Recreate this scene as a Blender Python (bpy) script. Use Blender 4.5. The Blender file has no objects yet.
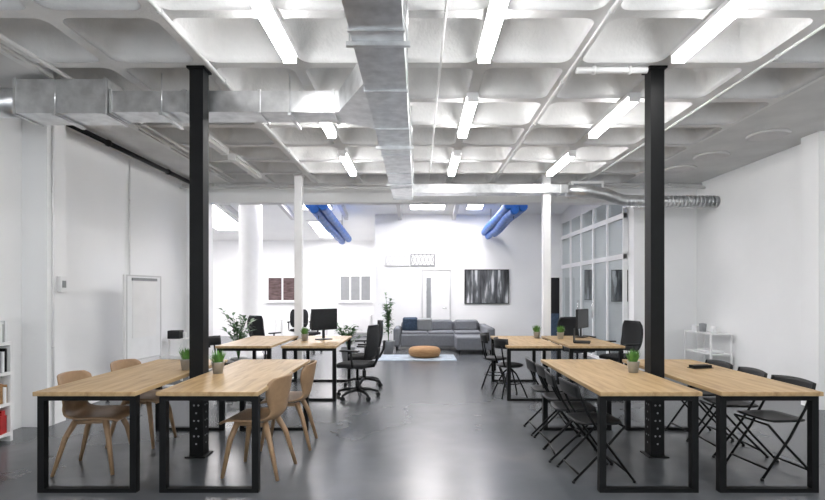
import bpy, bmesh, math, random
from mathutils import Vector, Matrix
random.seed(7)
scene = bpy.context.scene
PI = math.pi

# ---------------------------------------------------------------- materials
def mat(name, col, rough=0.5, metal=0.0, spec=0.5, var=0.0, vscale=6.0, bump=0.0, bscale=40.0):
    m = bpy.data.materials.new(name); m.use_nodes = True
    nt = m.node_tree; b = nt.nodes['Principled BSDF']
    b.inputs['Base Color'].default_value = (*col, 1)
    b.inputs['Roughness'].default_value = rough
    b.inputs['Metallic'].default_value = metal
    b.inputs['Specular IOR Level'].default_value = spec
    tc = nt.nodes.new('ShaderNodeTexCoord')
    if var > 0:
        n = nt.nodes.new('ShaderNodeTexNoise'); n.inputs['Scale'].default_value = vscale
        n.inputs['Detail'].default_value = 5
        nt.links.new(tc.outputs['Object'], n.inputs['Vector'])
        r = nt.nodes.new('ShaderNodeValToRGB')
        r.color_ramp.elements[0].position = 0.3; r.color_ramp.elements[1].position = 0.7
        r.color_ramp.elements[0].color = (*[c*(1-var) for c in col], 1)
        r.color_ramp.elements[1].color = (*[min(1, c*(1+var*0.5)) for c in col], 1)
        nt.links.new(n.outputs['Fac'], r.inputs['Fac'])
        nt.links.new(r.outputs['Color'], b.inputs['Base Color'])
    if bump > 0:
        n2 = nt.nodes.new('ShaderNodeTexNoise'); n2.inputs['Scale'].default_value = bscale
        n2.inputs['Detail'].default_value = 3
        nt.links.new(tc.outputs['Object'], n2.inputs['Vector'])
        bp = nt.nodes.new('ShaderNodeBump'); bp.inputs['Strength'].default_value = bump
        bp.inputs['Distance'].default_value = 0.02
        nt.links.new(n2.outputs['Fac'], bp.inputs['Height'])
        nt.links.new(bp.outputs['Normal'], b.inputs['Normal'])
    return m

def emit(name, col, s):
    m = bpy.data.materials.new(name); m.use_nodes = True
    nt = m.node_tree; nt.nodes.clear()
    e = nt.nodes.new('ShaderNodeEmission'); o = nt.nodes.new('ShaderNodeOutputMaterial')
    e.inputs['Color'].default_value = (*col, 1); e.inputs['Strength'].default_value = s
    nt.links.new(e.outputs[0], o.inputs[0]); return m

def glass(name):
    m = bpy.data.materials.new(name); m.use_nodes = True
    nt = m.node_tree; nt.nodes.clear()
    t = nt.nodes.new('ShaderNodeBsdfTransparent'); g = nt.nodes.new('ShaderNodeBsdfGlossy')
    g.inputs['Roughness'].default_value = 0.05
    t.inputs['Color'].default_value = (0.88, 0.91, 0.92, 1)
    x = nt.nodes.new('ShaderNodeMixShader'); x.inputs[0].default_value = 0.12
    o = nt.nodes.new('ShaderNodeOutputMaterial')
    nt.links.new(t.outputs[0], x.inputs[1]); nt.links.new(g.outputs[0], x.inputs[2])
    nt.links.new(x.outputs[0], o.inputs[0]); return m

def ramp_mat(name, scale_vec, nscale, stops, rough, detail=6, dist=0.0, bump=0.0, nrough=.5):
    m = bpy.data.materials.new(name); m.use_nodes = True
    nt = m.node_tree; b = nt.nodes['Principled BSDF']
    tc = nt.nodes.new('ShaderNodeTexCoord'); mp = nt.nodes.new('ShaderNodeMapping')
    mp.inputs['Scale'].default_value = scale_vec
    n = nt.nodes.new('ShaderNodeTexNoise'); n.inputs['Scale'].default_value = nscale
    n.inputs['Roughness'].default_value = nrough
    n.inputs['Detail'].default_value = detail; n.inputs['Distortion'].default_value = dist
    r = nt.nodes.new('ShaderNodeValToRGB')
    els = r.color_ramp.elements
    els[0].position, els[0].color = stops[0][0], (*stops[0][1], 1)
    els[1].position, els[1].color = stops[-1][0], (*stops[-1][1], 1)
    for p, c in stops[1:-1]:
        e = els.new(p); e.color = (*c, 1)
    nt.links.new(tc.outputs['Object'], mp.inputs['Vector']); nt.links.new(mp.outputs[0], n.inputs['Vector'])
    nt.links.new(n.outputs['Fac'], r.inputs['Fac']); nt.links.new(r.outputs[0], b.inputs['Base Color'])
    b.inputs['Roughness'].default_value = rough
    if bump:
        bp = nt.nodes.new('ShaderNodeBump'); bp.inputs['Strength'].default_value = bump; bp.inputs['Distance'].default_value = .01
        nt.links.new(n.outputs['Fac'], bp.inputs['Height']); nt.links.new(bp.outputs[0], b.inputs['Normal'])
    return m

M = {}
M['wall'] = mat('painted_wall', (.865, .87, .875), .7, var=.03, vscale=1.2, bump=.08, bscale=12)
M['ceil'] = mat('painted_concrete', (.745, .745, .74), .8, var=.12, vscale=2.5, bump=.3, bscale=30)
M['slab'] = mat('slab_concrete', (.66, .66, .655), .8, var=.12, vscale=2, bump=.2, bscale=25)
M['trim'] = mat('white_trim', (.82, .82, .83), .5, var=.03)
M['floor'] = ramp_mat('polished_concrete', (1, 1, 1), 1.1, [(.2, (.058, .066, .075)), (.5, (.094, .101, .110)), (.8, (.145, .15, .157))], .27, detail=5, dist=0, nrough=.5)
M['black'] = mat('black_steel', (.004, .0045, .005), .5, metal=.0, spec=.22, var=.2)
M['blackp'] = mat('black_plastic', (.008, .009, .010), .5, spec=.35, var=.15)
M['mesh'] = mat('black_mesh_fabric', (.014, .015, .017), .85, bump=.5, bscale=250)
M['white'] = mat('white_paint', (.82, .82, .82), .4, var=.03)
M['steel'] = mat('galvanized_steel', (.70, .71, .72), .3, metal=.9, var=.22, vscale=9, bump=.15, bscale=7)
M['oak'] = ramp_mat('oak_wood', (9, .9, 9), 2.2, [(.25, (.25, .15, .065)), (.45, (.39, .26, .125)), (.6, (.45, .31, .16)), (.8, (.53, .38, .21))], .42, detail=8, dist=.8)
M['beige'] = mat('beige_composite', (.30, .19, .105), .5, var=.12, vscale=20)
M['birch'] = mat('light_wood_leg', (.32, .205, .115), .5, var=.15, vscale=14)
M['leaf'] = mat('green_leaf', (.10, .26, .05), .5, var=.4, vscale=25)
M['leafd'] = mat('dark_leaf', (.05, .14, .04), .5, var=.4, vscale=12)
M['pot'] = mat('zinc_pot', (.45, .46, .46), .35, metal=.6, var=.15)
M['soil'] = mat('soil', (.05, .035, .025), .9, var=.3)
M['tube'] = emit('fluorescent_tube', (1, .99, .985), 40)
M['tubeoff'] = mat('unlit_diffuser', (.6, .6, .58), .4, var=.05)
M['sky'] = emit('skylight_glow', (1, .96, .965), 19)
M['glass'] = glass('clear_glass')
M['blue'] = mat('blue_fabric_duct', (.006, .13, .55), .4, var=.25, vscale=8, bump=.4, bscale=14)
M['sofa'] = mat('grey_upholstery', (.17, .18, .20), .9, var=.12, vscale=30, bump=.3, bscale=90)
M['cush'] = mat('blue_grey_cushion', (.05, .08, .13), .9, var=.3, vscale=20)
M['rug'] = mat('pale_grey_blue_rug', (.36, .42, .48), .95, var=.3, vscale=5, bump=.4, bscale=80)
M['pouf'] = ramp_mat('woven_pouf', (1, 1, 8), 6, [(.3, (.24, .12, .05)), (.7, (.40, .24, .11))], .8)
M['screen'] = mat('dark_screen', (.01, .011, .013), .2, var=.1)
M['art'] = ramp_mat('ink_artwork', (7, 7, 1.0), 1.3, [(.36, (.02, .02, .025)), (.55, (.12, .13, .14)), (.66, (.6, .62, .64))], .5, detail=8)
M['paper'] = mat('paper', (.82, .83, .84), .7, var=.04)
M['red'] = mat('red_binder', (.45, .03, .03), .5, var=.2)
M['grey'] = mat('mid_grey', (.27, .28, .29), .6, var=.1)
M['brick'] = ramp_mat('view_brick', (1, 1, 6), 4, [(.35, (.06, .035, .035)), (.65, (.16, .11, .11))], .8)
M['beam'] = mat('roof_beam', (.62, .61, .61), .6, var=.06)
M['frame'] = mat('partition_frame', (.60, .60, .61), .5, var=.04)
M['chrome'] = mat('chrome', (.7, .7, .7), .2, metal=1, var=.05)

# ---------------------------------------------------------------- mesh builder
class MB:
    def __init__(s): s.bm = bmesh.new(); s.m = []
    def mi(s, k):
        mm = M[k]
        if mm not in s.m: s.m.append(mm)
        return s.m.index(mm)
    def face(s, vs, mi, sm=False):
        try:
            f = s.bm.faces.new(vs); f.material_index = mi; f.smooth = sm; return f
        except ValueError: return None
    def box(s, x0, x1, y0, y1, z0, z1, k, R=None, bev=0.0):
        mi = s.mi(k)
        co = [(x0,y0,z0),(x1,y0,z0),(x1,y1,z0),(x0,y1,z0),(x0,y0,z1),(x1,y0,z1),(x1,y1,z1),(x0,y1,z1)]
        vs = [s.bm.verts.new((R @ Vector(c)) if R else c) for c in co]
        fs = [s.face([vs[i] for i in q], mi) for q in ((0,3,2,1),(4,5,6,7),(0,1,5,4),(1,2,6,5),(2,3,7,6),(3,0,4,7))]
        if bev:
            es = list({e for f in fs for e in f.edges})
            r = bmesh.ops.bevel(s.bm, geom=es, offset=bev, segments=3, affect='EDGES', profile=.5)
            for f in r['faces']: f.smooth = True; f.material_index = mi
        return vs
    def sweep(s, pts, r, k, n=8, cap=True, flat=1.0, closed=False):
        mi = s.mi(k); P = [Vector(p) for p in pts]; N = len(P)
        rr = r if isinstance(r, (list, tuple)) else [r]*N
        rings = []; up = None
        for i, p in enumerate(P):
            if closed: t = (P[(i+1) % N]-P[i-1])
            else: t = (P[min(i+1, N-1)]-P[max(i-1, 0)])
            t.normalize()
            if up is None:
                a = Vector((0, 0, 1)) if abs(t.z) < .9 else Vector((1, 0, 0))
                up = (a - t*a.dot(t)).normalized()
            else: up = (up - t*up.dot(t)).normalized()
            sd = t.cross(up)
            off = PI/4 if n == 4 else 0
            rings.append([s.bm.verts.new(p + (up*math.cos(2*PI*j/n+off) + sd*math.sin(2*PI*j/n+off)*flat)*rr[i]) for j in range(n)])
        M2 = N if closed else N-1
        for i in range(M2):
            a, b = rings[i], rings[(i+1) % N]
            for j in range(n): s.face([a[j], a[(j+1)%n], b[(j+1)%n], b[j]], mi, n > 4)
        if cap and not closed:
            s.face(rings[0][::-1], mi); s.face(rings[-1], mi)
    def cyl(s, p0, p1, r0, k, r1=None, n=16): s.sweep([p0, p1], [r0, r1 if r1 is not None else r0], k, n)
    def lathe(s, prof, k, c=(0,0,0), n=24):
        mi = s.mi(k); rings = []
        for (r, z) in prof: rings.append([s.bm.verts.new((c[0]+r*math.cos(2*PI*j/n), c[1]+r*math.sin(2*PI*j/n), c[2]+z)) for j in range(n)])
        for a, b in zip(rings, rings[1:]):
            for j in range(n): s.face([a[j], a[(j+1)%n], b[(j+1)%n], b[j]], mi, True)
        s.face(rings[0][::-1], mi); s.face(rings[-1], mi)
    def grid(s, fn, nu, nv, k, thick=0.0):
        mi = s.mi(k)
        v = [[s.bm.verts.new(fn(i/nu, j/nv)) for j in range(nv+1)] for i in range(nu+1)]
        fs = [s.face([v[i][j], v[i+1][j], v[i+1][j+1], v[i][j+1]], mi, True) for i in range(nu) for j in range(nv)]
        if thick:
            s.bm.normal_update()
            bmesh.ops.solidify(s.bm, geom=fs + list({e for f in fs for e in f.edges}) + [x for row in v for x in row], thickness=thick)
    def leaf(s, p0, p1, w, k, bend=0.0):
        mi = s.mi(k); a = Vector(p0); b = Vector(p1); d = b-a
        sd = d.cross(Vector((0, 0, 1)));
        if sd.length < 1e-5: sd = Vector((1, 0, 0))
        sd.normalize(); L = []
        for t, ww in ((0, .25), (.35, 1), (.7, .8)):
            c = a + d*t + Vector((0, 0, bend*4*t*(1-t)))
            L.append((s.bm.verts.new(c-sd*w*ww*.5), s.bm.verts.new(c+sd*w*ww*.5)))
        tip = s.bm.verts.new(b)
        s.face([L[0][0], L[0][1], L[1][1], L[1][0]], mi, True)
        s.face([L[1][0], L[1][1], L[2][1], L[2][0]], mi, True)
        s.face([L[2][0], L[2][1], tip], mi, True)
    def mesh(s, name, fixn=True):
        if fixn: bmesh.ops.recalc_face_normals(s.bm, faces=s.bm.faces[:])
        me = bpy.data.meshes.new(name); s.bm.to_mesh(me); s.bm.free()
        for x in s.m: me.materials.append(x)
        return me
    def done(s, name, loc=(0,0,0), rot=0, bevel=0, fixn=True):
        return place(s.mesh(name, fixn), name, loc, rot, bevel)

def place(me, name, loc=(0,0,0), rot=0, bevel=0):
    o = bpy.data.objects.new(name, me); o.location = loc; o.rotation_euler = (0, 0, rot)
    scene.collection.objects.link(o)
    if bevel:
        b = o.modifiers.new('bevel', 'BEVEL'); b.width = bevel; b.segments = 2; b.limit_method = 'ANGLE'
    return o

def simple_box(name, x0, x1, y0, y1, z0, z1, k, bevel=0):
    c = ((x0+x1)/2, (y0+y1)/2, z0); b = MB()
    b.box(x0-c[0], x1-c[0], y0-c[1], y1-c[1], 0, z1-z0, k)
    return b.done(name, c, 0, bevel)

# ---------------------------------------------------------------- layout constants
CZ = 3.55; XL, XR = -4.4, 5.3; YF = -3.2; YM = 9.5; YB = 14.0; YBL = 17.0; XBL = -8.0; XG = 4.0
G = .83; GX0 = .565-5*G; NXC = 9; GY0 = 4.52-9*G; NYC = 15

# shell
simple_box('floor', -8.2, 8.0, YF-.2, 17.3, -.2, 0, 'floor')
simple_box('wall_west', XL-.2, XL, YF, YM, 0, 4.1, 'wall')
simple_box('wall_east', XR, XR+.2, YF, YM+.25, 0, 4.1, 'wall')
b = MB()   # front wall behind camera, window openings added to let in world light
b.box(XL, XR, YF-.2, YF, 0, .9, 'wall'); b.box(XL, XR, YF-.2, YF, 2.9, 4.1, 'wall')
for x0, x1 in ((XL, -3.8), (-1.2, -.6), (1.8, 2.4), (4.7, XR)): b.box(x0, x1, YF-.2, YF, .9, 2.9, 'wall')
b.done('wall_south')
b = MB()   # dividing wall with wide opening
b.box(XL-.2, -4.0, YM, YM+.25, 0, 4.1, 'wall'); b.box(4.1, XR, YM, YM+.25, 0, 4.1, 'wall')
b.box(-4.0, 4.1, YM, YM+.25, 3.2, 4.5, 'wall')
b.done('wall_middle')
simple_box('pilaster', XL+.001, -4.12, 5.55, 5.85, 0, CZ-.001, 'wall')
simple_box('pilaster', 5.1, XR-.001, 6.36, 6.66, 0, CZ-.001, 'wall')
# back room
simple_box('wall_north', -1.2, 8.0, YB, YB+.2, 0, 4.5, 'wall')
simple_box('wall_north_recess', -8.2, -1.2, YBL, YBL+.2, 0, 4.5, 'wall')
simple_box('wall_recess_side', -1.2, -1.0, YB+.2, YBL, 0, 4.5, 'wall')
simple_box('wall_west_back', -8.2, -8.0, YM, YBL, 0, 4.8, 'wall')
simple_box('wall_west_return', -8.0, XL-.2, YM, YM+.25, 0, 4.8, 'wall')
simple_box('wall_east_back', 7.8, 8.0, YM, YB, 0, 4.5, 'wall')
simple_box('wall_east_return', XR+.2, 7.8, YM, YM+.25, 0, 4.5, 'wall')

# coffered ceiling
b = MB(); mi = b.mi('ceil')
def ring(cx, cy, h, rad, z, n=5):
    pts = []
    for q, (sx, sy) in enumerate(((1,1),(-1,1),(-1,-1),(1,-1))):
        for t in range(n+1):
            a = q*PI/2 + t/n*PI/2
            pts.append(b.bm.verts.new((cx+sx*(h-rad)+rad*math.cos(a), cy+sy*(h-rad)+rad*math.sin(a), z)))
    return pts
for i in range(NXC):
    for j in range(NYC):
        cx = GX0+G*(i+.5); cy = GY0+G*(j+.5)
        out = [b.bm.verts.new((cx+sx*G/2, cy+sy*G/2, CZ)) for sx, sy in ((1,1),(-1,1),(-1,-1),(1,-1))]
        rs = [ring(cx, cy, .365, .10, CZ), ring(cx, cy, .345, .11, CZ+.05), ring(cx, cy, .30, .13, CZ+.17), ring(cx, cy, .245, .14, CZ+.27), ring(cx, cy, .19, .13, CZ+.31), ring(cx, cy, .12, .10, CZ+.32)]
        for q in range(4):
            seg = rs[0][q*6:(q+1)*6]
            for t in range(5): b.face([out[q], seg[t], seg[t+1]], mi)
            nx = rs[0][((q+1)%4)*6]
            b.face([out[q], seg[5], nx, out[(q+1)%4]], mi)
        for a, c in zip(rs, rs[1:]):
            for t in range(24): b.face([a[t], a[(t+1)%24], c[(t+1)%24], c[t]], mi, True)
        b.face(rs[-1], mi, True)
GX1 = GX0+G*NXC; GY1 = GY0+G*NYC
b.box(XL, GX0, YF, YM, CZ, CZ+.2, 'slab'); b.box(GX1, XR, YF, YM, CZ, CZ+.2, 'slab')
b.box(GX0, GX1, GY1, YM+.1, CZ, CZ+.2, 'slab'); b.box(GX0, GX1, YF-.2, GY0+.001, CZ, CZ+.2, 'slab')
bmesh.ops.remove_doubles(b.bm, verts=b.bm.verts[:], dist=.0005)
b.done('ceiling', fixn=False)
simple_box('roof_slab', XL-.2, XR+.2, YF-.2, YM, 4.1, 4.25, 'slab')
b = MB()
for (x, y) in ((4.55, 6.5), (4.4, 7.5), (4.35, 8.3)):
    b.lathe([(.24, -.001), (.25, -.02), (.21, -.03), (.17, -.012), (.02, -.008)], 'beam', (x, y, CZ))
b.done('ceiling_recess_rings')

# back room roof (shed) with beams & skylights
sl = (3.25-4.3)/(YBL-YM)
def zr(y): return 4.3+sl*(y-YM)
b = MB()
def slopebox(b, x0, x1, y0, y1, dz0, dz1, k):
    mi = b.mi(k)
    co = [(x0,y0,zr(y0)+dz0),(x1,y0,zr(y0)+dz0),(x1,y1,zr(y1)+dz0),(x0,y1,zr(y1)+dz0),(x0,y0,zr(y0)+dz1),(x1,y0,zr(y0)+dz1),(x1,y1,zr(y1)+dz1),(x0,y1,zr(y1)+dz1)]
    vs = [b.bm.verts.new(c) for c in co]
    for q in ((0,3,2,1),(4,5,6,7),(0,1,5,4),(1,2,6,5),(2,3,7,6),(3,0,4,7)): b.face([vs[i] for i in q], mi)
slopebox(b, -8.2, 8.0, YM+.2, YBL+.2, 0, .15, 'wall')
b.done('ceiling_back')
b = MB()
for x in (-6.5, -5, -3.5, -2, -.5, 1.0, 2.5): slopebox(b, x-.05, x+.05, YM+.26, YB-.01, -.16, 0, 'beam')
for y in (10.6, 12.2): slopebox(b, -7.9, 3.9, y, y+.08, -.24, -.16, 'beam')
b.done('roof_beams')
for i, (x0, x1, y0, y1) in enumerate(((-3.2, -2.3, 10.9, 13.4), (-.2, .7, 10.9, 13.4), (1.3, 1.7, 10.9, 13.4), (-6.2, -5.3, 10.9, 15.5), (-3.2, -2.3, 14.6, 16.4), (5.3, 5.6, 10.6, 13.0))):  # last glowing strip is no skylight, added to light the glazed room
    b = MB(); slopebox(b, x0, x1, y0, y1, -.03, 0, 'sky')
    slopebox(b, x0-.06, x0, y0-.06, y1+.06, -.05, 0, 'trim'); slopebox(b, x1, x1+.06, y0-.06, y1+.06, -.05, 0, 'trim')
    slopebox(b, x0, x1, y0-.06, y0, -.05, 0, 'trim'); slopebox(b, x0, x1, y1, y1+.06, -.05, 0, 'trim')
    b.done('window_%d' % (i+10))

# baseboards
simple_box('baseboard_east', XR-.015, XR, -3, 6.35, 0, .08, 'trim')
simple_box('baseboard_east', XR-.015, XR, 6.67, YM, 0, .08, 'trim')
simple_box('baseboard_west', XL, XL+.015, 5.86, YM, 0, .08, 'trim')
simple_box('baseboard_middle', 4.1, XR-.02, YM-.015, YM, 0, .08, 'trim')
simple_box('baseboard_north', -1.2, XG-.1, YB-.015, YB, 0, .08, 'trim')

# south window frames, unseen, for the openings added to admit daylight
for i, (x0, x1) in enumerate(((-3.8, -1.2), (-.6, 1.8), (2.4, 4.7))):
    b = MB(); y0, y1 = YF-.13, YF-.07
    b.box(x0, x0+.06, y0, y1, .9, 2.9, 'trim'); b.box(x1-.06, x1, y0, y1, .9, 2.9, 'trim')
    b.box(x0+.06, x1-.06, y0, y1, .9, .96, 'trim'); b.box(x0+.06, x1-.06, y0, y1, 2.84, 2.9, 'trim')
    xm = (x0+x1)/2; b.box(xm-.03, xm+.03, y0, y1, .96, 2.84, 'trim')
    b.done('window_%d' % (i+1))

# ---------------------------------------------------------------- columns
def column(name, x, y, k, w, holes=False, z1=CZ-.001):
    b = MB(); h = w/2
    b.box(-h, h, -h, h, 0.012, z1-.012, k)
    b.box(-h-.03, h+.03, -h-.03, h+.03, 0, .012, k)
    b.box(-h-.02, h+.02, -h-.02, h+.02, z1-.02, z1, k)
    if holes:
        for i in range(9):
            z = .12+i*.07
            for xx in ((-.02, .02) if i % 2 else (0,)):
                b.cyl((xx, -h-.002, z), (xx, -h+.002, z), .009, 'grey', n=10)
                b.cyl((-h-.002, xx, z), (-h+.002, xx, z), .009, 'grey', n=10)
                b.cyl((h-.002, xx, z), (h+.002, xx, z), .009, 'grey', n=10)
    return b.done(name, (x, y, 0), 0, .004)
column('steel_column', -2.013, 4.6, 'black', .125, True)
column('steel_column', 2.175, 4.6, 'black', .125, True)
column('white_column', -2.09, 8.77, 'white', .13)
column('white_column', 2.25, 8.77, 'white', .13)
b = MB(); b.lathe([(.27, 0), (.27, .1), (.25, .12), (.25, 3.9), (.27, 3.95)], 'white', n=32); b.done('round_column', (-3.75, 11.2, 0))

# ---------------------------------------------------------------- light fixtures
def fixture(name, x, y0, lit=True, z=CZ-.001, L=1.22):
    b = MB()
    b.box(-.065, .065, 0, L, -.04, 0, 'white'); b.box(-.045, .045, .01, L-.01, -.09, -.04, 'tube' if lit else 'tubeoff')
    b.box(-.055, .055, -.012, .01, -.095, -.0, 'white'); b.box(-.055, .055, L-.01, L+.012, -.095, 0, 'white')
    return b.done(name, (x, y0, z))
for x in (-1.095, .565, 2.225):
    for y in (-1.1, .98, 3.06, 5.14, 7.22): fixture('fluorescent_light', x, y)
for y in (.98, 5.9, 7.4): fixture('unlit_light', -2.755, y, False)
for x in (3.055,): fixture('unlit_light', x, .98, False)

# ---------------------------------------------------------------- ducts
def seams(b, axis, a0, a1, u0, u1, z0, z1, step=.9):
    t = a0
    while t <= a1+.001:
        if axis == 'y': b.box(u0-.01, u1+.01, t-.012, t+.012, z0-.012, z1+.012, 'steel')
        else: b.box(t-.012, t+.012, u0-.012, u1+.012, z0-.012, z1+.012, 'steel')
        t += step
b = MB()
b.box(-.42, -.09, -2.5, 8.6, 3.1, 3.42, 'steel'); seams(b, 'y', -2.5, 8.6, -.42, -.09, 3.1, 3.42, .925)
mi = b.mi('steel')
pl = [(-.42, 3.95), (-.42, 5.1), (-.75, 5.02), (-.75, 4.72)]
lo = [b.bm.verts.new((x, y, 3.16 if x > -.5 else 3.2)) for x, y in pl]; hi = [b.bm.verts.new((x, y, 3.4)) for x, y in pl]
b.face(lo, mi); b.face(hi, mi)
for i in range(4): b.face([lo[i], lo[(i+1)%4], hi[(i+1)%4], hi[i]], mi)
b.box(-2.9, -.75, 4.72, 5.02, 3.2, 3.4, 'steel'); seams(b, 'x', -2.9, -.8, 4.72, 5.02, 3.2, 3.4, .7)
b.box(-3.8, -2.92, 4.7, 5.04, 3.18, 3.5, 'steel'); seams(b, 'x', -3.79, -2.93, 4.7, 5.04, 3.18, 3.5, .85)
b.cyl((-3.8, 4.87, 3.34), (-4.399, 4.87, 3.34), .14, 'steel', n=24)
for y in (-1, 1.3, 3.2, 5.5, 7.4):
    for x in (-.44, -.07): b.cyl((x, y, 3.08), (x, y, 3.549), .006, 'steel', n=6)
    b.box(-.46, -.05, y-.015, y+.015, 3.07, 3.1, 'steel')
for x in (-2.4, -1.2, -3.4):
    for y in (4.68, 5.07): b.cyl((x, y, 3.16), (x, y, 3.549), .006, 'steel', n=6)
    b.box(x-.015, x+.015, 4.66, 5.09, 3.15, 3.17, 'steel')
b.box(-.42, 2.6, 8.65, 8.95, 3.22, 3.36, 'steel'); seams(b, 'x', -.4, 2.5, 8.65, 8.95, 3.22, 3.36, .72)
b.done('ventilation_duct')
b = MB()
b.sweep([(2.6, 8.8, 3.28), (3.0, 8.8, 3.28), (3.3, 8.8, 3.22), (3.6, 8.82, 3.12), (4.4, 8.85, 3.1), (5.29, 8.85, 3.1)], .10, 'steel', 20)
for i in range(24):
    x = 3.65+i*.068; b.sweep([(x, 8.83, 3.1), (x+.015, 8.83, 3.1)], .107, 'steel', 20)
b.done('spiral_duct')
b = MB(); b.box(2.75, 3.35, 9.0, 9.15, 3.2, 3.5, 'white', bev=.01); b.box(2.8, 3.3, 8.99, 9.0, 3.25, 3.45, 'grey'); b.done('air_conditioner')

# conduits (each run its own object)
def conduit(p0, p1, r=.014, k='ceil'):
    c = Vector(p0); b = MB(); d = Vector(p1)-c; b.cyl((0,0,0), d, r, k, n=8)
    n = max(2, int(d.length/1.2))
    for i in range(n):
        q = d*((i+.5)/n); u = d.normalized()*.012; b.cyl(q-u, q+u, r*1.35, k, n=8)
    b.done('electrical_conduit', c)
for x in (1.395, -1.86, -3.3, -3.42): conduit((x, -3, CZ-.027), (x, 9.0, CZ-.027), .018)
conduit((.2, -3, CZ-.02), (.2, 9.0, CZ-.02), .011); conduit((3.1, 2.3, CZ-.02), (3.1, 9.0, CZ-.02), .013)
conduit((1.43, 4.52, CZ-.045), (2.07, 4.52, CZ-.045), .03, 'white')
conduit((-4.38, 9.2, 3.42), (5.28, 9.2, 3.42), .02); conduit((-4.38, 9.3, 3.5), (5.28, 9.3, 3.5), .02)
conduit((-4.15, 5.9, 3.495), (-4.15, 9.1, 3.495), .035, 'black')
conduit((-4.10, 5.62, .01), (-4.10, 5.62, 3.5), .012, 'white'); conduit((-4.38, 7.6, 1.1), (-4.38, 7.6, 3.5), .012, 'white')
b = MB(); b.box(0, .05, 0, .1, 0, .18, 'white', bev=.004); b.box(.05, .054, .02, .08, .05, .13, 'grey'); b.done('wall_switch_box', (-4.12, 5.7, 1.5))

# ---------------------------------------------------------------- tables
def table_mesh(w, L):
    b = MB(); h = .76; t = .032
    b.box(-w/2, w/2, 0, L, h-t, h, 'oak', bev=.004)
    for y in (.06, L-.06):
        q = .025
        b.box(-w/2+.01, -w/2+.06, y-q, y+q, 0, h-t, 'black'); b.box(w/2-.06, w/2-.01, y-q, y+q, 0, h-t, 'black')
        b.box(-w/2+.06, w/2-.06, y-q, y+q, 0, .03, 'black'); b.box(-w/2+.06, w/2-.06, y-q, y+q, h-t-.04, h-t, 'black')
    b.box(-.03, .03, .085, L-.085, h-t-.04, h-t, 'black')
    return b.mesh('table')
tm = table_mesh(.76, 1.8); tm2 = table_mesh(.76, 1.6)
for x in (-2.475, -1.563): place(tm, 'wooden_table', (x, 3.70, 0))
for x in (1.727, 2.625): place(tm, 'wooden_table', (x, 3.70, 0))
for x in (-2.4, -1.5, 1.6, 2.46): place(tm2, 'wooden_table', (x, 6.85, 0))

# ---------------------------------------------------------------- shell chair
def cr(P, t):
    n = len(P)-1; f = min(t*n, n-1e-6); i = int(f); u = f-i
    p = [P[max(i-1, 0)], P[i], P[i+1], P[min(i+2, n)]]
    return [0.5*((2*p[1][k])+(-p[0][k]+p[2][k])*u+(2*p[0][k]-5*p[1][k]+4*p[2][k]-p[3][k])*u*u+(-p[0][k]+3*p[1][k]-3*p[2][k]+p[3][k])*u**3) for k in range(len(P[0]))]
def shell_chair():
    b = MB()
    P = [(.235, .425, .19, 0, 0), (.20, .448, .215, .004, 0), (.08, .452, .23, .014, 0), (-.06, .44, .225, .025, 0), (-.16, .445, .205, .04, .01), (-.215, .50, .18, .03, .03), (-.235, .58, .195, .01, .06), (-.255, .67, .23, 0, .085), (-.27, .765, .235, 0, .085), (-.28, .815, .19, -.01, .06)]
    def f(u, v):
        y, z, w, c, wr = cr(P, v); s = (u-.5)*2
        return (s*w, y+wr*s*s, z+c*s*s)
    b.grid(f, 10, 26, 'beige', .014)
    for sx in (-1, 1):
        b.sweep([(sx*.12, .12, .442), (sx*.165, .165, .30), (sx*.20, .215, 0)], [.026, .022, .014], 'birch', 10)
        b.sweep([(sx*.12, -.11, .435), (sx*.165, -.17, .30), (sx*.20, -.25, 0)], [.026, .022, .014], 'birch', 10)
        b.sweep([(sx*.125, .12, .425), (sx*.12, 0, .42), (sx*.125, -.11, .42)], .018, 'birch', 8)
    b.sweep([(-.125, .1, .425), (.125, .1, .425)], .016, 'birch', 8)
    return b.mesh('shell_chair')
sc = shell_chair(); FR = -PI/2; FL = PI/2
place(sc, 'shell_chair', (-2.74, 4.28, 0), FR+.1)
place(sc, 'shell_chair', (-2.74, 5.0, 0), FR-.05)
place(sc, 'shell_chair', (-1.34, 4.2, 0), FL-.12)
place(sc, 'shell_chair', (-1.28, 4.92, 0), FL+.05)

# ---------------------------------------------------------------- folding chair
def folding_chair():
    b = MB(); w = .2
    for sx in (-1, 1):
        x = sx*w
        b.sweep([(x, .24, .012), (x, .0, .33), (x, -.14, .56), (x, -.20, .70), (x, -.215, .765)], .0105, 'black', 8)
        b.sweep([(x*.9, -.24, .012), (x*.9, .0, .25), (x*.9, .17, .435)], .0105, 'black', 8)
        b.sweep([(x, .24, 0), (x, .24, .02)], .014, 'blackp', 8); b.sweep([(x*.9, -.24, 0), (x*.9, -.24, .02)], .014, 'blackp', 8)
    b.sweep([(-w, .185, .085), (w, .185, .085)], .009, 'black', 8)
    b.sweep([(-w*.9, -.19, .06), (w*.9, -.19, .06)], .009, 'black', 8)
    b.sweep([(-w*.9, .17, .435), (w*.9, .17, .435)], .009, 'black', 8)
    def seat(u, v):
        s = (u-.5)*2; t = (v-.5)*2; ww = .185*(1-.12*abs(t)**4)
        return (s*ww, -.01+t*.185*(1-.1*abs(s)**4), .452-.010*(1-s*s)*(1-t*t)+(.006 if t > .8 else 0))
    b.grid(seat, 8, 8, 'blackp', -.014)
    def back(u, v):
        s = (u-.5)*2; return (s*.215, -.205-.03*(1-s*s)-.02*v, .665+.115*v-.015*s*s*v)
    b.grid(back, 10, 4, 'blackp', .012)
    return b.mesh('folding_chair')
fc = folding_chair()
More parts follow.
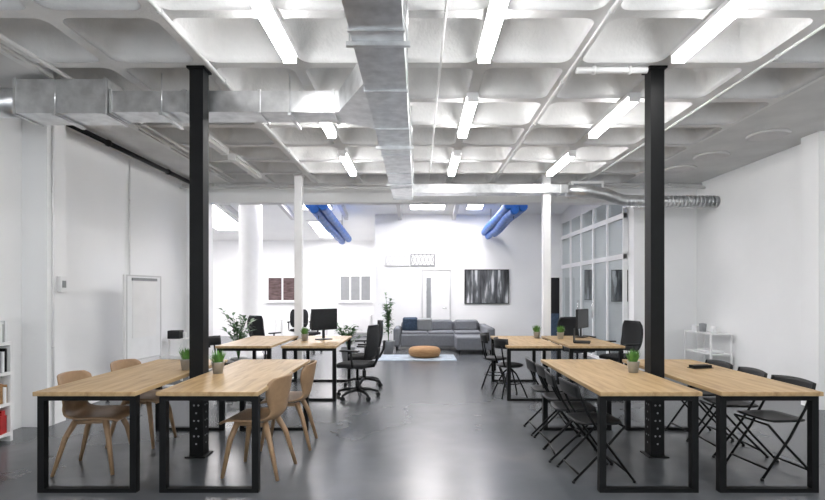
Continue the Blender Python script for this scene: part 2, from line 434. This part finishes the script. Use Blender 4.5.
for y, dx, a in ((4.12, 0, .06), (4.56, -.03, -.1), (4.98, .0, .05), (5.4, -.02, 0)): place(fc, 'folding_chair', (1.45+dx, y, 0), FR+a)
for y, dx, a in ((4.2, 0.02, .12), (4.72, .0, -.05), (5.22, 0, .05)): place(fc, 'folding_chair', (2.93+dx, y, 0), FL+a)

# ---------------------------------------------------------------- task chair
def task_chair():
    b = MB()
    for i in range(5):
        a = 2*PI*i/5+.3; d = Vector((math.cos(a), math.sin(a), 0))
        b.sweep([d*.03+Vector((0,0,.12)), d*.18+Vector((0,0,.11)), d*.30+Vector((0,0,.075))], [.026, .022, .016], 'blackp', 8)
        p = Vector((-d.y, d.x, 0)); c = d*.30+Vector((0,0,.03))
        for q in (-1, 1): b.cyl(c+p*q*.008, c+p*q*.024, .03, 'blackp', n=14)
        b.cyl(c+Vector((0,0,0)), c+Vector((0,0,.05)), .009, 'black', n=8)
    b.cyl((0,0,.09), (0,0,.25), .03, 'blackp'); b.cyl((0,0,.25), (0,0,.43), .018, 'black')
    b.box(-.12, .12, -.12, .12, .42, .45, 'blackp', bev=.01)
    def seat(u, v):
        s = (u-.5)*2; t = (v-.5)*2
        return (s*.245*(1-.12*t**4), .02+t*.235*(1-.12*s**4), .50+.015*(1-s*s)-.02*max(0, t)**3)
    b.grid(seat, 10, 10, 'mesh', .05)
    def back(u, v):
        s = (u-.5)*2; w = .225*(1-.25*(2*v-1)**4)
        return (s*w, -.235-.05*math.sin(v*PI)*.6-.06*v+.05*s*s, .57+.46*v)
    b.grid(back, 10, 12, 'mesh', .012)
    fr = [Vector(back(u, v)) for u, v in [(0, t/8) for t in range(9)]+[(t/6, 1) for t in range(1, 6)]+[(1, 1-t/8) for t in range(9)]+[(1-t/6, 0) for t in range(1, 6)]]
    b.sweep(fr, .013, 'blackp', 6, closed=True)
    b.sweep([(0, -.1, .44), (0, -.25, .46), (0, -.31, .58), (0, -.33, .72)], .02, 'blackp', 8)
    for sx in (-1, 1):
        b.sweep([(sx*.12, -.02, .44), (sx*.27, -.04, .46), (sx*.285, -.04, .56), (sx*.285, -.03, .68)], .014, 'blackp', 8)
        b.box(sx*.285-.035, sx*.285+.035, -.15, .13, .68, .705, 'blackp', bev=.008)
    return b.mesh('office_chair')
tc = task_chair()
place(tc, 'office_chair', (-.86, 7.1, 0), FL-.3)
place(tc, 'office_chair', (-.86, 8.0, 0), FL+.2)
place(tc, 'office_chair', (3.18, 7.9, 0), FL+.3)
place(tc, 'office_chair', (2.85, 8.95, 0), PI+.4)
place(tc, 'office_chair', (-3.05, 10.0, 0), FR+1)

def side_chair():
    b = MB()
    b.lathe([(.0+.02, .43), (.17, .43), (.195, .445), (.195, .46), (.17, .468), (.02, .46)], 'blackp', n=28)
    b.cyl((0,0,.25), (0,0,.43), .02, 'black')
    for i in range(4):
        a = PI/4+i*PI/2; d = Vector((math.cos(a), math.sin(a), 0))
        b.sweep([d*.02+Vector((0,0,.40)), d*.10+Vector((0,0,.33)), d*.2+Vector((0,0,.15)), d*.27+Vector((0,0,0))], .012, 'black', 8)
    b.sweep([Vector((math.cos(t*2*PI/20)*.165, math.sin(t*2*PI/20)*.165, .2)) for t in range(20)], .008, 'black', 6, closed=True)
    for sx in (-1, 1): b.sweep([(sx*.13, -.13, .45), (sx*.17, -.17, .6), (sx*.17, -.19, .74)], .012, 'black', 8)
    def back(u, v):
        a = (u-.5)*2; return (a*.21, -.22+.12*a*a-.015*v, .70+.14*v)
    b.grid(back, 12, 3, 'blackp', .016)
    return b.mesh('swivel_stool_chair')
ss = side_chair()
place(ss, 'swivel_side_chair', (1.32, 7.2, 0), FR+.2); place(ss, 'swivel_side_chair', (1.22, 7.95, 0), FR-.2)
place(ss, 'swivel_side_chair', (-2.9, 7.4, 0), FR)

# ---------------------------------------------------------------- plants
def small_plant(seed, s=1.0):
    random.seed(seed); b = MB()
    b.lathe([(.036*s, 0), (.048*s, .085*s), (.052*s, .09*s), (.047*s, .09*s), (.044*s, .075*s), (.005, .075*s)], 'pot', n=20)
    b.lathe([(.043*s, .07*s), (.043*s, .078*s)], 'soil', n=16)
    for i in range(110):
        a = random.uniform(0, 2*PI); r = random.uniform(0, .036)*s; sp = random.uniform(.2, 1.4)
        p0 = Vector((math.cos(a)*r, math.sin(a)*r, .075*s))
        b.leaf(p0, p0+Vector((math.cos(a)*.035*sp, math.sin(a)*.035*sp, random.uniform(.055, .115)))*s, .009*s, 'leaf')
    return b.mesh('potted_grass', False)
pp = [small_plant(i, 1.15) for i in range(2)]
TZ = .761
for i, (x, y) in enumerate(((-2.2, 4.75), (-1.82, 4.55), (1.98, 4.6), (-1.72, 7.6), (1.9, 8.0), (2.25, 7.9))):
    place(pp[i % 2], 'potted_grass', (x, y, TZ), i)

def big_plant(name, loc, H, seed, k='leafd', R=.4, pot='white', ph=.3):
    random.seed(seed); b = MB()
    b.lathe([(.11, 0), (.15, ph), (.155, ph+.01), (.14, ph+.01), (.135, ph-.03), (.01, ph-.03)], pot, n=24)
    b.lathe([(.13, ph-.05), (.13, ph-.02)], 'soil', n=16)
    for i in range(16):
        a = random.uniform(0, 2*PI); h = random.uniform(.5, 1)*(H-ph); sp = random.uniform(.3, 1)*R
        P = [Vector((0, 0, ph-.03)), Vector((math.cos(a)*sp*.3, math.sin(a)*sp*.3, ph+h*.6)), Vector((math.cos(a)*sp, math.sin(a)*sp, ph+h))]
        b.sweep(P, [.008, .006, .003], k, 5)
        for j in range(9):
            t = .25+.75*j/8; c = Vector(cr(P, t)); aa = a+random.choice((-1, 1))*random.uniform(.5, 1.6)
            b.leaf(c, c+Vector((math.cos(aa)*.17, math.sin(aa)*.17, random.uniform(-.04, .09))), .06, k, .02)
    return b.done(name, loc, fixn=False)
big_plant('potted_palm', (-3.25, 9.05, 0), 1.2, 3, R=.28, pot='pot')
big_plant('potted_fern', (-1.5, 10.7, 0), .8, 5, R=.3, pot='grey')
big_plant('tall_potted_plant', (-.72, 12.2, 0), 1.5, 9, R=.14, pot='grey')

# ---------------------------------------------------------------- monitors etc.
def monitor(name, loc, rot, w=.5, h=.31):
    b = MB(); b.box(-w/2, w/2, -.012, .018, .15, .15+h, 'blackp', bev=.005); b.box(-w/2+.012, w/2-.012, -.0135, -.012, .165, .138+h, 'screen')
    b.box(-.02, .02, .018, .035, .02, .33, 'blackp'); b.box(-.11, .11, -.06, .1, 0, .015, 'blackp', bev=.004)
    return b.done(name, loc, rot)
monitor('computer_monitor', (-1.45, 7.75, TZ), .75, .46, .33)
monitor('computer_monitor', (2.68, 8.15, TZ), .9, .5)
b = MB(); b.box(-.15, .15, -.11, .11, 0, .018, 'blackp', bev=.004); b.box(-.15, .15, .11, .12, .01, .2, 'blackp'); b.done('laptop_computer', (2.4, 7.3, TZ), 1.2)
b = MB()
for i in range(2): b.box(-.1, .1, -.02+i*.04, .01+i*.04, 0, .03, 'black')
b.box(-.11, .11, -.03, .06, 0, .006, 'black'); b.done('pen_tray', (2.75, 4.85, TZ), .2)

# ---------------------------------------------------------------- sofa corner
b = MB()
b.box(-.45, 1.65, 12.75, 13.65, .1, .42, 'sofa', bev=.04)
b.box(-.45, 1.65, 13.40, 13.68, .3, .70, 'sofa', bev=.06)
b.box(-.63, -.45, 12.75, 13.68, .1, .58, 'sofa', bev=.05)
b.box(.92, 1.65, 11.95, 12.8, .1, .42, 'sofa', bev=.04)
b.box(1.65, 1.85, 11.95, 13.68, .1, .64, 'sofa', bev=.05)
for i in range(3): b.box(-.43+i*.69, .24+i*.69, 12.78, 13.42, .4, .49, 'sofa', bev=.035)
for i in range(3): b.box(-.41+i*.69, .22+i*.69, 13.25, 13.45, .47, .76, 'sofa', bev=.06)
for x, y in ((-.55, 12.85), (-.55, 13.55), (1.75, 12.05), (1.75, 13.55), (1.0, 12.05)): b.cyl((x, y, 0), (x, y, .12), .02, 'black', n=10)
b.done('corner_sofa')
b = MB(); R = Matrix.Rotation(.3, 4, 'X'); b.box(-.2, .2, -.06, .06, 0, .36, 'cush', R, bev=.05); b.done('throw_cushion', (-.22, 13.14, .495), .2)
b = MB(); b.box(-.2, .2, -.06, .06, 0, .34, 'grey', R, bev=.05); b.done('throw_cushion', (.18, 13.14, .495), -.1)
b = MB(); b.box(-.95, .85, -.5, .5, 0, .012, 'rug', bev=.004); b.done('area_rug', (.0, 11.4, 0))
b = MB(); b.lathe([(.26, 0), (.34, .03), (.37, .11), (.36, .18), (.31, .22), (.2, .23), (.01, .232)], 'pouf', n=36); b.done('woven_pouf', (.15, 11.5, .012))

# back wall details
b = MB(); b.box(-.6, .6, -.02, .0, -.46, .46, 'art'); 
for x0, x1, z0, z1 in ((-.62, -.6, -.48, .48), (.6, .62, -.48, .48), (-.6, .6, .46, .48), (-.6, .6, -.48, -.46)): b.box(x0, x1, -.035, 0, z0, z1, 'black')
b.done('framed_artwork', (1.92, YB-.001, 1.65))
b = MB()
b.box(.1, .14, -.05, 0, 0, 2.1, 'frame'); b.box(.88, .92, -.05, 0, 0, 2.1, 'frame'); b.box(.1, .92, -.05, 0, 2.1, 2.14, 'frame')
b.box(.14, .88, -.03, 0, 0.01, 2.1, 'white'); b.box(.24, .36, -.034, -.03, .7, 1.9, 'grey')
b.box(.22, .24, -.036, -.03, .68, 1.92, 'steel'); b.box(.36, .38, -.036, -.03, .68, 1.92, 'steel')
b.cyl((.8, -.03, 1.05), (.8, -.09, 1.05), .01, 'chrome', n=8); b.cyl((.8, -.085, 1.05), (.68, -.085, 1.05), .009, 'chrome', n=8)
b.done('door_1', (.0, YB-.001, 0))
b = MB()
def grille(x0, x1, z0, z1, n, k):
    b.box(x0, x1, -.02, 0, z0, z1, 'white')
    for i in range(n):
        xa = x0+(x1-x0)*i/n; xb = x0+(x1-x0)*(i+1)/n
        b.sweep([(xa, -.026, z0), (xb, -.026, z1)], .010, k, 4); b.sweep([(xa, -.026, z1), (xb, -.026, z0)], .010, k, 4)
    for x in (x0, x1): b.box(x-.015, x+.015, -.03, 0, z0, z1, k)
    b.box(x0, x1, -.03, 0, z0-.015, z0+.015, k); b.box(x0, x1, -.03, 0, z1-.015, z1+.015, k)
grille(-.2, .46, 2.24, 2.56, 6, 'grey'); grille(-.9, -.25, 2.24, 2.5, 5, 'frame')
b.done('vent_grille', (0, YB-.001, 0))
def window(name, x0, x1, z0, z1, y, pane='brick', n=2):
    b = MB()
    b.box(x0, x1, y-.02, y, z0, z1, pane)
    for xx in [x0+(x1-x0)*i/n for i in range(n+1)]: b.box(xx-.025, xx+.025, y-.05, y, z0-.025, z1+.025, 'trim')
    for zz in (z0, z1): b.box(x0, x1, y-.045, y, zz-.02, zz+.02, 'trim')
    b.box(x0-.06, x1+.06, y-.12, y, z0-.06, z0-.025, 'trim')
    return b.done(name)
window('window_4', -5.1, -4.1, 1.2, 2.0, YBL-.001); window('window_5', -2.65, -1.6, 1.2, 2.05, YBL-.001, 'grey', 3)
b = MB(); b.box(-.5, .5, -.12, 0, .12, .72, 'white')
for i in range(12): b.box(-.47+i*.08, -.43+i*.08, -.135, -.12, .14, .70, 'trim')
for x in (-.4, .4): b.box(x-.02, x+.02, -.1, -.02, 0, .12, 'white')
b.done('radiator', (-2.1, YBL-.01, 0))
b = MB(); b.box(-.7, .7, -.35, .35, .71, .74, 'white')
for x in (-.66, .66):
    for y in (-.3, .3): b.box(x-.02, x+.02, y-.02, y+.02, 0, .71, 'white')
b.done('white_desk', (-3.3, 14.2, 0))
place(tc, 'office_chair', (-3.2, 13.5, 0), .2); place(tc, 'office_chair', (-2.7, 12.4, 0), 2.5)

# glazed partition
b = MB(); x0, x1 = XG, XG+.08
ys = [YM+.25, 10.6, 11.45, 12.3, 13.15, YB]
for y in ys: b.box(x0, x1, y-.035 if y > ys[0] else y, y+.035 if y < YB else y, 0, 3.5, 'trim')
for z0, z1 in ((0, .06), (2.15, 2.25), (2.95, 3.05), (3.4, 4.4)): b.box(x0+.005, x1-.005, ys[0], ys[-1], z0, z1, 'trim')
b.box(x0+.03, x0+.036, ys[0], ys[-1], .06, 3.4, 'glass')
for y in (11.37, 12.38): b.cyl((x0-.04, y, .9), (x0-.04, y, 1.3), .012, 'chrome', n=8)
b.done('glazed_partition')
def poster(name, x0, x1, z0, z1):
    b = MB(); b.box(x0, x1, -.02, 0, z0, z1, 'art')
    for a0, a1, c0, c1 in ((x0-.02, x0, z0-.02, z1+.02), (x1, x1+.02, z0-.02, z1+.02), (x0, x1, z1, z1+.02), (x0, x1, z0-.02, z0)): b.box(a0, a1, -.03, 0, c0, c1, 'black')
    b.done(name, (0, YB-.001, 0))
poster('framed_poster', 4.65, 4.95, 1.3, 2.1); poster('framed_poster', 5.3, 5.85, 1.25, 2.1)
b = MB(); b.box(-.13, .13, -.02, 0, 0, 1.9, 'blackp', bev=.004); b.box(-.11, .11, -.022, -.02, .05, .9, 'cush'); b.done('dark_panel', (3.82, YB-.016, 0.0))

# blue fabric ducts
def blue(x, pts, seed):
    random.seed(seed); b = MB()
    for k, (ox, oz) in enumerate(((-.15, .03), (.0, .07), (.13, .0), (-.03, -.07))):
        P = []; rr = []
        N = 44
        for i in range(N+1):
            t = i/N; y = pts[0][0]+(pts[1][0]-pts[0][0])*t; z = pts[0][1]+(pts[1][1]-pts[0][1])*t
            P.append((x+ox+.015*math.sin(t*7+k), y, z+oz+.01*math.sin(t*9+k*2))); rr.append(.092 if i % 4 else .084)
        b.sweep(P, rr, 'blue', 14)
    for y in (pts[0][0]+.3, (pts[0][0]+pts[1][0])/2, pts[1][0]-.3): b.cyl((x, y, 3.0), (x, y, zr(y)-.001), .006, 'black', n=6)
    b.done('blue_fabric_duct')
blue(-2.05, ((10.0, 3.24), (13.8, 2.95)), 1); blue(1.97, ((10.0, 3.22), (13.8, 3.1)), 2)

# ---------------------------------------------------------------- whiteboard, shelves
b = MB(); W = .36
b.box(-W, W, -.015, .015, .55, 1.72, 'paper')
for x0, x1, z0, z1 in ((-W-.02, -W, .53, 1.74), (W, W+.02, .53, 1.74), (-W, W, 1.72, 1.74), (-W, W, .53, .55)): b.box(x0, x1, -.02, .02, z0, z1, 'frame')
for sx in (-1, 1):
    b.box(sx*(W+.035)-.015, sx*(W+.035)+.015, -.015, .015, .04, 1.74, 'white'); b.box(sx*(W+.035)-.02, sx*(W+.035)+.02, -.28, .28, .05, .08, 'white')
    for y in (-.25, .25): b.cyl((sx*(W+.035)-.012, y, .027), (sx*(W+.035)+.012, y, .027), .027, 'blackp', n=12)
b.box(-W-.02, W+.02, -.015, .015, .3, .33, 'white')
b.box(-.26, .26, -.022, -.016, .85, 1.66, 'white'); b.box(-.27, .27, -.03, -.015, 1.66, 1.70, 'grey')
b.done('rolling_whiteboard', (-3.98, 7.25, 0), PI/2-.12)

def rack(w, d, h, n):
    b = MB()
    for sx in (-1, 1):
        for sy in (-1, 1): b.box(sx*w/2-.015, sx*w/2+.015, sy*d/2-.015, sy*d/2+.015, 0, h, 'white')
    for i in range(n):
        z = .1+(h-.12)*i/(n-1); b.box(-w/2, w/2, -d/2, d/2, z, z+.02, 'white')
    return b
b = rack(.8, .34, .8, 3)
b.lathe([(.04, 0), (.045, .1), (.03, .11)], 'paper', (-.2, 0, .8), 16); b.lathe([(.05, 0), (.06, .14), (.01, .15)], 'grey', (.1, .02, .8), 16); b.box(.2, .34, -.08, .08, .8, .9, 'paper')
b.box(-.3, .1, -.12, .12, .47, .5, 'paper'); b.box(-.3, .0, -.12, .12, .12, .26, 'grey')
b.done('white_shelf_rack', (5.06, 8.75, 0), PI/2)
b = rack(.35, .3, .7, 3); b.box(-.1, .1, -.08, .08, .7, .84, 'blackp'); b.lathe([(.03, 0), (.035, .1), (.02, .1)], 'paper', (.12, .08, .7), 12)
b.done('utility_cart', (-4.17, 8.6, 0), 0)
b = MB()
b.box(0, .3, 0, .03, 0, 1.0, 'white'); b.box(0, .3, .87, .9, 0, 1.0, 'white'); b.box(0, .02, .03, .87, 0, 1.0, 'white')
for z in (.06, .36, .67, .97): b.box(.02, .3, .03, .87, z, z+.03, 'white')
random.seed(4)
for z in (.09, .39, .70, 1.0):
    y = .05
    while y < .84:
        t = min(random.uniform(.02, .05), .866-y); h = random.uniform(.16, .24)
        b.box(.08, .08+random.uniform(.18, .21), y, y+t-.003, z, z+h, random.choice(['red', 'red', 'black', 'red', 'grey'] if z < .3 else ['paper', 'grey', 'paper', 'pouf', 'black', 'paper']))
        y += t
b.done('bookshelf', (XL+.001, 4.16, 0))

# ---------------------------------------------------------------- world, camera
w = bpy.data.worlds.new('World'); scene.world = w; w.use_nodes = True
bg = w.node_tree.nodes['Background']; bg.inputs[0].default_value = (.92, .96, 1, 1); bg.inputs[1].default_value = 4.5

cam = bpy.data.cameras.new('camera'); co = bpy.data.objects.new('camera', cam); scene.collection.objects.link(co)
co.location = (0, 0, 1.5); co.rotation_euler = (PI/2, 0, 0)
cam.sensor_width = 36; cam.lens = 500/825*36; cam.shift_x = -5.5/825; cam.shift_y = 42/825
cam.clip_start = .05
scene.camera = co
scene.view_settings.view_transform = 'Standard'
scene.view_settings.exposure = 0.12
